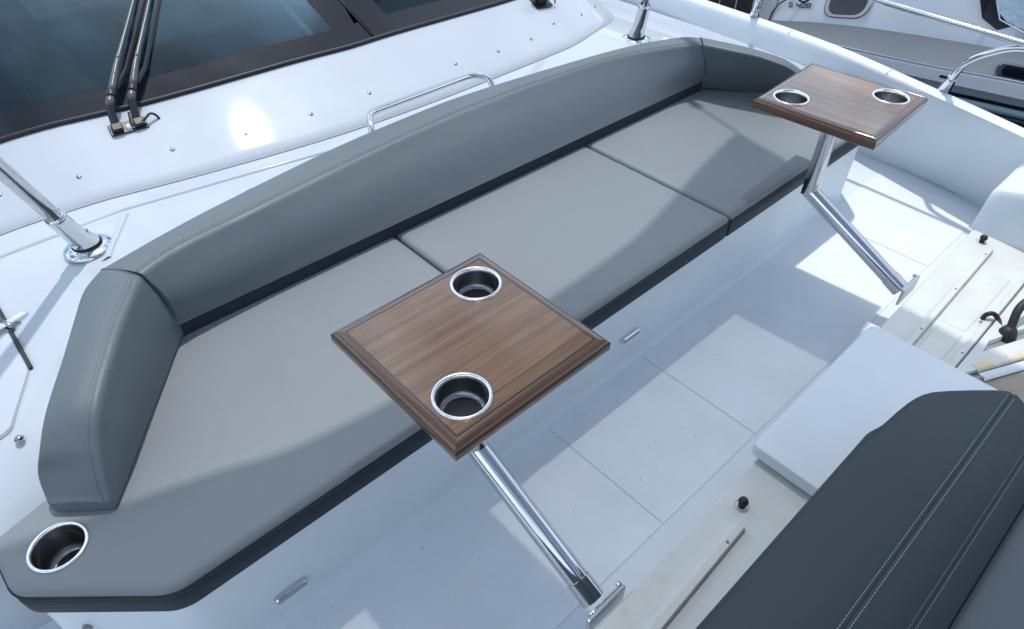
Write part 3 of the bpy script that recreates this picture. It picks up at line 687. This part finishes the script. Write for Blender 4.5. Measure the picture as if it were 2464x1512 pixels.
for (x, zc, lab) in ((.122, .094, 'near small oblong steel light on the bench front, left of the nearest table leg'), (1.293, .125, 'far small oblong steel light on the bench front, right of the nearest table')):
    t = empty('courtesy_light', (x, .874, zc), lab, 'light fitting', 'courtesy lights on the bench front')
    pf = fillet([(-.040, -.0105), (.040, -.0105), (.040, .0105), (-.040, .0105)], .01)
    v, f = rings(pf, [(0, 0), (0, .010), (.0025, .013)], bottom=False); v = [(a, -c, b) for a, b, c in v]
    link('bezel', v, f, CHR, t, smooth=False)
    v, f = rings(inset(ccw(pf), .0035), [(0, .0132), (.001, .0142)], bottom=False); v = [(a, -c, b) for a, b, c in v]
    link('lens', v, f, mat('lens', (.35, .36, .42), .2) if 'lens' not in bpy.data.materials else bpy.data.materials['lens'], t)

# ------------------------------------------------------------------ bow lockers fittings
lid = empty('deck_board', (1.48, -.05, .165), 'thick white lid lying across the open bow lockers, under the dark cushion', 'lid')
lp = fillet([(1.153, .367), (1.150, -.45), (1.80, -.45), (1.80, .373)], [.02, .0, .0, .03])
link('slab', *rings([(x - 1.48, y + .05) for x, y in lp], [(.006, -.006), (0, .0), (0, .026), (.003, .0325), (.010, .035)], bottom=True), GELM, lid, smooth=True)
sharp(lid.children[0], 35)
link('gasket', *box(1.165 - 1.48, 1.785 - 1.48, -.40, .405, -.0145, .001), mat('grey_gasket', (.3, .3, .32), .7), lid, bevel=.004)
blk = empty('bow_seat_block', (2.8, 0, .15), 'white raised seat moulding at the right edge beyond the black knob', 'moulding')
rows = []
for y in [.384, .382, .378, .370, .355, .30, .20, .05, -.1, -.3, -.5]:
    ht = .150 + .30 * (.376 - y) * (1 if y < .376 else 0); k = 0 if y < .36 else (y - .36) / .024
    ht -= .016 * k * k; e = .045 * max(0, y - .15) / .25
    rows.append([(2.605 - 2.8 - .02 * (1 - (y + .5) / .9), y, 0)] + [(2.608 - 2.8 + a + e * b * .6, y, ht * b - d) for a, b, d in ((.004, .5, 0), (.010, .85, 0), (.014, .97, .004), (.021, 1, .002), (.034, 1, 0), (.07, 1, 0))] + [(3.3 - 2.8, y, ht)])
rows = [[(v[0], .386, v[2] * .0) for v in rows[0]]] + [[(v[0], .3855, max(0, v[2] * .6)) for v in rows[0]]] + rows
o = link('body', *grid(rows), GELM, blk, smooth=True); sharp(o, 60)
BEAD = mat('stained_sealant', (.42, .33, .22), .6, var=(14, .4))
def strip(x0, x1, y0, y1, scr, label):
    t = empty('locker_strip', ((x0 + x1) / 2, (y0 + y1) / 2, .15), label, 'trim strip', 'white screwed strips in the lockers'); L_ = math.hypot(x1 - x0, y1 - y0); t.rotation_euler = (0, 0, math.atan2(y1 - y0, x1 - x0))
    link('strip', *rings(fillet([(-L_ / 2, -.011), (L_ / 2, -.011), (L_ / 2, .011), (-L_ / 2, .011)], .002), [(0, 0), (0, .010), (.003, .014)], bottom=False), WELL, t)
    link('sealant_bead', *tube([(q_, -.0115, .001) for q_ in lin(-L_ / 2, L_ / 2, 6)], .0016, 6), BEAD, t, smooth=True)
    for s in scr:
        q = s - L_ / 2; k = link('screw', *lathe([(0, .0152), (.0035, .0152), (.0045, .0138)], (q, 0, 0), 12), STE, t, smooth=True); link('screw_slot', *box(q - .002, q + .002, -.0008, .0008, .0151, .0157), RUB, k)
    return t
strip(1.70, 2.508, .263, .283, (.23, .497, .76), 'long white screwed strip nearest the table foot in the right locker')
strip(1.70, 2.80, .142, .148, (.215, .745), 'long white screwed strip under the black strap in the right locker')
strip(.30, .965, .232, .262, (.604, .3), 'white screwed strip in the left locker in front of the dark cushion')
def knob(x, y, lab):
    t = empty('hatch_bumper', (x, y, .15), lab, 'rubber bumper', 'black rubber knobs')
    link('stem', *lathe([(.009, 0), (.008, .008), (.0055, .010)], n=16), RUB, t, smooth=True)
    link('head', *lathe([(.0055, .009), (.0105, .012), (.0125, .018), (.0105, .025), (.005, .028), (0, .0285)], n=18), RUB, t, smooth=True)
    link('ring_mark', *lathe([(.016, .0004), (.017, .0016), (.0185, .0004)], n=24), DW, t)
DW = mat('dry_sealant', (.55, .52, .44), .6)
knob(1.017, .293, 'black rubber knob on the ledge in front of the dark cushion')
knob(2.548, .322, 'black rubber knob beside the white raised moulding at the right edge')
# inner hatch with a moulded slot, stained along its lip
for (x0, x1, y0, y1) in ((1.99, 2.34, .285, .335), (2.03, 2.40, .172, .246), (1.83, 2.01, .172, .245)):
    link('moulded_pad', *rings([(x0, y0), (x1, y0), (x1, y1), (x0, y1)], [(0, .1495), (.002, .1518), (.005, .1524)], bottom=False, rad=[.008] * 4), WELL, ledge, smooth=True)
ih = empty('anchor_hatch', (2.3, .0, .158), 'white moulded anchor hatch with long slot and yellow rust stains along its lip', 'hatch')
op = [(1.70, .128), (2.9, .128), (2.9, -.385), (2.30, -.112), (2.041, .008), (1.87, .088), (1.70, .168 - .04)]
op = [(1.78, .128), (2.9, .128), (2.9, -.385), (2.30, -.112), (2.041, .008), (1.87, .087)]
slot = [(1.955, .104), (2.012, .110), (2.47, -.065), (2.45, -.088), (2.093, .046)]
outer = ccw([(x - 2.3, y) for x, y in op]); hole = [(x - 2.3, y) for x, y in ccw(slot)]
V = [(x, y, .014) for x, y in outer] + [(x, y, .014) for x, y in hole] + [(x, y, 0) for x, y in outer] + [(x + .002, y, -.004) for x, y in inset(hole, .004)]
no, nh = len(outer), len(hole); F = [tuple(t) for t in cap_poly([(x, y) for x, y in outer], [hole])]
F += [(i, (i + 1) % no, no + nh + (i + 1) % no, no + nh + i) for i in range(no)] + [(no + i, no + (i + 1) % nh, 2 * no + nh + (i + 1) % nh, 2 * no + nh + i) for i in range(nh)] + [tuple(range(2 * no + nh, 2 * no + 2 * nh))]
link('hatch_moulding', V, F, WELL, ih)
link('slot_floor', *prism([(x - 2.3, y) for x, y in slot], -.0055, -.003), mat('slot_shade_grey', (.27, .27, .275), .5), ih)  # grey floor colour stands in for shade down in the slot
lp_ = [(1.87, .087), (2.041, .008), (2.30, -.112), (2.9, -.385)]
rows = [[(x - 2.3 + a, y + b, z) for (a, b, z) in ((.008, .019, .0146), (.005, .012, .0152), (.0, .004, .0150), (-.002, -.002, .012), (-.003, -.004, .002))] for x, y in lp_]
link('stained_lip', *grid(rows), RUST, ih, smooth=True)
rows = [[(x - 2.3 + a, y + b, z) for (a, b, z) in ((-.005, -.008, .006), (-.012, -.026, .007), (-.016, -.030, .000))] for x, y in lp_]
link('lower_lip', *grid(rows), GELM, ih, smooth=True)
link('well_floor', *box(-.55, .6, -.6, .06, -.0075, -.0062), mat('muddy_floor', (.34, .30, .25), .7, stain=[(9, .5, .7, .7, (.35, .2, .09))], var=(8, .15)), ih)
st = empty('rubber_strap', (2.12, .14, .16), 'black rubber strap hooked over the locker strip', 'strap')
link('hook', *tube(smoothpath([(-.003, .022, .0), (-.003, .020, .020), (.012, .006, .026), (.014, -.014, .012), (-.005, -.028, .004), (-.028, -.050, .008)], .014), [.007] * 12 and .0072, 10), RUB, st, smooth=True)
link('hose', *tube(smoothpath([(-.035, -.060, .002), (-.010, -.052, .030), (.03, -.040, .065), (.09, -.052, .080), (.30, -.11, .085)], .05), [.012] * 12 and .0122, 14), RUB, st, smooth=True)
link('hose_base', *lathe([(.028, -.004), (.026, .010), (.018, .030), (0, .032)], (-.030, -.056, 0), 20), RUB, st, smooth=True)

# ------------------------------------------------------------------ dark bow cushion
bc = empty('seat_bolster', (.6, 0, .20), 'big dark slate bow cushion with pale double stitching at the lower right', 'cushion')
T = bc.location
END = [(1.06, .1530), (1.118, .1515), (1.127, .146), (1.136, .140), (1.150, .1365), (1.185, .1335), (1.215, .1305), (1.245, .1265), (1.268, .1215), (1.288, .1145), (1.308, .104), (1.335, .083), (1.372, .051), (1.405, .022), (1.424, .006), (1.434, -.004), (1.439, -.012), (1.440, -.016)]
prof_y = [(.150, .215), (.153, .30), (.155, .40), (.154, .455), (.150, .482), (.143, .493), (.132, .4985)]
rows = []
xs_ = [-.6, 0, .5, .8, 1.0]
def topend(y):
    """x where the cushion's end cuts the line Y=y"""
    for a, b in zip(END[:-1], END[1:]):
        if b[1] <= y <= a[1]: return a[0] + (b[0] - a[0]) * (a[1] - y) / max(1e-6, a[1] - b[1])
    return END[-1][0] if y < 0 else 1.06
prof = [(.150, .205), (.1515, .30), (.1515, .42), (.151, .465), (.149, .480), (.146, .487), (.1415, .4925), (.1365, .4955), (.1315, .4975), (.127, .499), (.1215, .500), (.115, .501), (.104, .5018), (.083, .5025), (.051, .503), (.022, .502), (.006, .4995), (-.004, .4975), (-.0095, .4935), (-.012, .492),
        (-.0145, .4930), (-.020, .4935), (-.034, .486), (-.055, .470), (-.072, .452), (-.083, .437), (-.0875, .430), (-.091, .425), (-.0945, .421), (-.103, .413), (-.120, .388), (-.134, .355), (-.143, .32), (-.146, .295), (-.146, .205)]
for x in [-.6, -.2, .2, .5, .7, .85, .95, 1.02]: rows.append([(x, y, z) for y, z in prof])
def endx(y): return topend(min(.1519, max(-.015, y))) if y <= .152 else 1.06
rows.append([(endx(y) - .014, y, z) for y, z in prof]); rows.append([(endx(y) - .004, y, z - (.003 if z > .4 else 0)) for y, z in prof]); rows.append([(endx(y), y * .99, z - (.012 if z > .4 else 0)) for y, z in prof]); rows.append([(endx(y) + .001, y * .985, min(z, .46) - .02) for y, z in prof])
V, F = grid([[tuple(Vector(p) - T) for p in r] for r in rows]); n = len(prof); F.append(tuple(range((len(rows) - 1) * n, len(rows) * n)))
o = link('padding', V, F, DARK, bc, smooth=True); sharp(o, 60)
for (y, z, k0) in ((-.012, .4925, 0), (-.091, .4255, 1)):
    x1 = 1.425
    link('seam', *tube([Vector((x, y, z - .0004)) - T for x in (-.6, .4, 1.0, x1)], .0011, 6), mat('seam_black', (.015, .017, .02), .6) if k0 == 0 else bpy.data.materials['seam_black'], bc, smooth=True)
    for dy, dz in (((.0065, .0045), (-.0065, .0018)) if k0 == 0 else ((.005, .0062), (-.005, -.0022))):
        o = link('stitching', *stitches([Vector((x, y + dy, z + dz + (.0007 if k0 == 0 else .0005))) - T for x in (-.3, x1 - .01)], .0072, .0046, .0008 if k0 == 0 else .0006), THR, bc); o['kind'] = 'stuff'
bs = empty('bow_seat_cushion', (.6, -.4, .2), 'grey bow seat cushion in the bottom right corner below the dark backrest', 'cushion')
link('padding', *rings([(-1.2, -.4), (1.0, -.4), (1.0, .256), (-1.2, .256)], [(.004, .0), (0, .01), (0, .085), (.004, .096), (.014, .101), (.03, .103)], bottom=False, rad=[.02] * 4), VIN, bs, smooth=True)

# ------------------------------------------------------------------ guard rail on the cap
gr = empty('guard_rail', (3.12, .78, .38), 'polished steel guard rail with bent stanchions standing on the cap rail', 'railing')
T = gr.location
link('top_rail', *tube([Vector(p) - T for p in smoothpath([(2.84, -.9, .665), (2.99, .57, .662), (3.01, 1.13, .673), (3.12, 2.4, .70), (3.22, 3.5, .71)], .2)], .0105, 16), CHR, gr, smooth=True)
for pts, ft in (([(3.125, .785, .382), (3.06, .755, .475), (3.01, .728, .540), (3.0, .685, .583), (2.995, .60, .640), (2.985, .48, .662)], 0), ([(3.295, 1.79, .382), (3.20, 1.74, .455), (3.02, 1.64, .560), (3.01, 1.50, .65), (3.02, 1.36, .676)], 1)):
    P = [Vector(p) - T for p in pts]; s = link('stanchion', *tube(smoothpath(P, .05, 6), .0125, 18), CHR, gr, smooth=True)
    d = (P[1] - P[0]).normalized(); f = link('foot', *tube([P[0] - d * .006, P[0], P[0] + d * .072, P[0] + d * .080, P[0] + d * .081], [.026, .0255, .0170, .0160, .0125], 24), CHR, s, smooth=True); sharp(f, 40)
    link('fixing_screw', *lathe([(0, .003), (.003, .002), (.004, 0)], P[0] + d * .02 + Vector((-.022, -.012, 0)), 10, (-1, -.4, .2)), RUB, f)

# ------------------------------------------------------------------ neighbouring boat
NB = Vector((6.007, 2.484, 0)); nd = Vector((-.16, .987, 0)).normalized(); nn_ = Vector((.987, .16, 0)).normalized()   # nd: aft along the hull, nn_: away from us
nb = empty('moored_yacht', (NB.x, NB.y, -1.7), 'silver grey motor yacht moored alongside, lettered S 408, in the top right corner', 'boat')
def npt(s, out_, z): return NB + nd * s + nn_ * out_ + Vector((0, 0, z)) - nb.location
KS = [-7, -1.49, -1.34, -.84, -.33, .18, .58, .75]
crease = lambda s: interp(s, [-7, -1.34, -.33, .18, .58, .9], [-.15, -.413, -.468, -.525, -.593, -.66])
rubz = lambda s: interp(s, [-7, -1.43, -.75, .09, .9], [-.45, -.614, -.648, -.668, -.70])
wbz = lambda s: rubz(s) - .085 - .03 * max(0, min(1, (-s) / 1.4))
SS = lin(-7, .56, 50)
link('upper_hull', *grid([[npt(s, o_, z) for o_, z in ((.0, crease(s)), (.012, crease(s) + .03), (.10, crease(s) + .22), (.26, crease(s) + .45), (.50, crease(s) + .62), (1.2, crease(s) + .74), (2.6, crease(s) + .80))] for s in SS]), HULLU, nb, smooth=True)
lh = link('lower_hull', *grid([[npt(s, o_, z) for o_, z in ((.0, crease(s) - .001), (.004, crease(s) - .012), (.01, (crease(s) + rubz(s)) / 2), (.015, rubz(s) + .004))] for s in SS]), HULLG, nb, smooth=True)
link('white_band', *grid([[npt(s, o_, z) for o_, z in ((.012, rubz(s) - .004), (-.03, rubz(s) - .016), (-.03, wbz(s)), (-.005, wbz(s) - .006))] for s in SS]), WHITE, nb)
link('lower_band', *grid([[npt(s, o_, z) for o_, z in ((-.005, wbz(s) - .006), (.03, wbz(s) - .05), (.05, wbz(s) - .085))] for s in SS]), HULLU, nb, smooth=True)
link('rub_rail', *tube([npt(s, -.01, rubz(s)) for s in SS], .0125, 10), CHR, nb, smooth=True)
link('dark_bottom', *grid([[npt(s, o_, z) for o_, z in ((.05, wbz(s) - .085), (.12, wbz(s) - .4), (.3, -1.75))] for s in SS]), mat('antifoul', (.012, .018, .032), .3), nb)
for k, (dz, rr_, m_) in enumerate(((-.115, .030, mat('fender_blue_grey', (.18, .25, .28), .25, coat=.5)), (-.175, .024, mat('fender_dark', (.03, .045, .05), .25, coat=.5)))):
    link('fender_roll', *tube([npt(s, -.03 + .03 * k, wbz(s) + dz) for s in lin(-7, .3, 20)], rr_, 12), m_, nb, smooth=True)
# rounded aft corner and panel seam
rows = []
for a in lin(0, PI / 2, 8): rows.append([npt(.56 + .16 * math.sin(a) + (z + .6) * -.5 * 0, .16 * (1 - math.cos(a)) + o_, z) for o_, z in ((.1, .10), (.02, -.25), (.0, -.50), (.01, -.9))])
link('corner_panel', *grid(rows), HULLG, nb, smooth=True)
link('panel_seam', *tube([npt(s, -.003 + o_, z) for s, z, o_ in ((.60, -.75, 0), (.585, -.60, 0), (.575, -.52, 0), (.54, -.45, .01), (.49, -.405, .03), (.40, -.36, .07), (.30, -.33, .1))], .006, 6), GASK, nb, smooth=True)
def pill(s0, s1, z0, z1, tl, off, m, name, parent, d=.01, shear=0):
    c = ((s0 + s1) / 2, (z0 + z1) / 2); pf = fillet([(s0 - c[0], z0 - c[1]), (s1 - c[0], z0 - c[1]), (s1 - c[0], z1 - c[1]), (s0 - c[0], z1 - c[1])], min(abs(s1 - s0), abs(z1 - z0)) * .48, 8)
    v, f = rings(pf, [(0, 0), (0, d), (d * .6, d * 1.5)], bottom=False)
    v = [npt(c[0] + a, off - k + (b + c[1] - crease(c[0])) * tl, c[1] + b + shear * a) for a, b, k in v]
    return link(name, v, f, m, parent, smooth=False)
p = pill(-.19, .17, -.45, -.20, .40, .004, STE, 'porthole_rim', nb, .012, -.16)
pill(-.155, .135, -.425, -.225, .40, -.010, mat('port_glass', (.006, .007, .02), .05), 'porthole_glass', p, .004, -.16)
p = pill(-1.95, -1.22, -.60, -.49, .0, .006, STE, 'porthole_rim', nb, .012, -.04)
pill(-1.91, -1.26, -.588, -.502, .0, -.008, mat('port_glass_dark', (.006, .007, .02), .05), 'porthole_glass', p, .004, -.04)
pill(-.955, -.875, -.712, -.690, 0, -.03, mat('hole_black', (.01, .01, .015), .5), 'drain_hole', nb, .002)
# lettering S 408 in squared strokes
def glyph(strokes, s0, z0, w_, h_, name):
    parts = []
    for (a, b) in strokes:
        pa, pb = [(s0 - (q[0] + .28 * q[1]) * w_, z0 + q[1] * h_) for q in (a, b)]
        A_ = [npt(s_, -.0035 + (z_ - crease(s_)) * .10 + .003, z_ ) for s_, z_ in (pa, pb)]
        parts.append(tube(A_, .0048, 6))
    return merge(parts)
GL = {'S': [((1, 1), (0, 1)), ((0, 1), (0, .5)), ((0, .5), (1, .5)), ((1, .5), (1, 0)), ((1, 0), (0, 0))],
      '4': [((0, 1), (0, .45)), ((0, .45), (1, .45)), ((1, 1), (1, 0))],
      '0': [((0, 0), (1, 0)), ((1, 0), (1, 1)), ((1, 1), (0, 1)), ((0, 1), (0, 0))],
      '8': [((0, 0), (1, 0)), ((1, 0), (1, 1)), ((1, 1), (0, 1)), ((0, 1), (0, 0)), ((0, .5), (1, .5))]}
for ch_, s0 in (('S', .455), ('4', .395), ('0', .350), ('8', .306)):
    link('letter', *glyph(GL[ch_], s0, -.452 + (.455 - s0) * .16, .028, .034, 'letter'), NAVY, nb)
lc = npt(.345, -.004, -.335)
b_ = link('round_emblem', *lathe([(.062, 0), (.062, .004), (.048, .006), (.046, .003)], lc + nn_ * .01, 30, -nn_), NAVY, nb)
link('emblem_stroke', *tube([lc + Vector((0, 0, -.045)) - nn_ * .0 + nd * .02, lc + Vector((0, 0, .03)) - nd * .02], .007, 6), NAVY, nb)
# dark ribbed bench seat on the quay side and draped cover
bb = empty('ribbed_fender_seat', (NB.x - .1, 3.9, -1.7), 'dark brown ribbed panel beyond the cap rail at the top edge', 'panel')
T = bb.location
for k in range(3):
    s0 = .80 + .16 * k
    q = link('panel', *grid([[NB + nd * s_ + nn_ * .1 + Vector((0, 0, z)) - T for z in (-1.2, -.2, .2)] for s_ in (s0, s0 + .15)]), BROWN, bb)
    for j in range(14):
        link('rib', *tube([NB + nd * (s0 + .01) + nn_ * .085 + Vector((0, 0, -.8 + .05 * j)) - T, NB + nd * (s0 + .14) + nn_ * .085 + Vector((0, 0, -.76 + .05 * j)) - T], .006, 5), BROWN, q)
dc = empty('boat_cover', (7.1, 1.5, -.2), 'crumpled pale blue boat cover over a dark opening in the top right corner', 'cover')
T = dc.location; rows = []
rg = random.Random(5)
for i, s in enumerate(lin(-.98, -3.2, 26)):
    row = []
    for j, u in enumerate(lin(0, 1, 16)):
        zb = interp(s, [-3.2, -1.3, -1.10, -1.02, -.98], [-.30, -.26, -.20, -.08, .02]); z = zb + u * .75
        row.append(NB + nd * (s + .015 * math.sin(9 * u + i)) + nn_ * (-.02 + .30 * u + .03 * math.sin(7 * u + .7 * i) + .012 * math.sin(3.1 * i + 13 * u)) + Vector((0, 0, z)) - T)
    rows.append(row)
link('drape', *grid(rows), CANV, dc, smooth=True)
link('dark_opening', *[(lambda v: v)(x) for x in grid([[NB + nd * (s + .02) + nn_ * o_ + Vector((0, 0, z)) - T for z, o_ in ((zz, .05), (zt, .05 + (zt - zz) * .35))] for s, zz, zt in ((-.84, .10, .30), (-.88, .0, .30), (-.94, -.14, .26), (-1.0, -.25, -.05), (-1.12, -.31, -.20), (-1.4, -.34, -.27))])], GASK, dc)
link('edge_cord', *tube([NB + nd * s - nn_ * .03 + Vector((0, 0, z)) - T for s, z in ((-1.0, .1), (-1.03, -.1), (-1.1, -.215), (-1.3, -.275), (-2.0, -.29))], .006, 6), WHITE, dc)
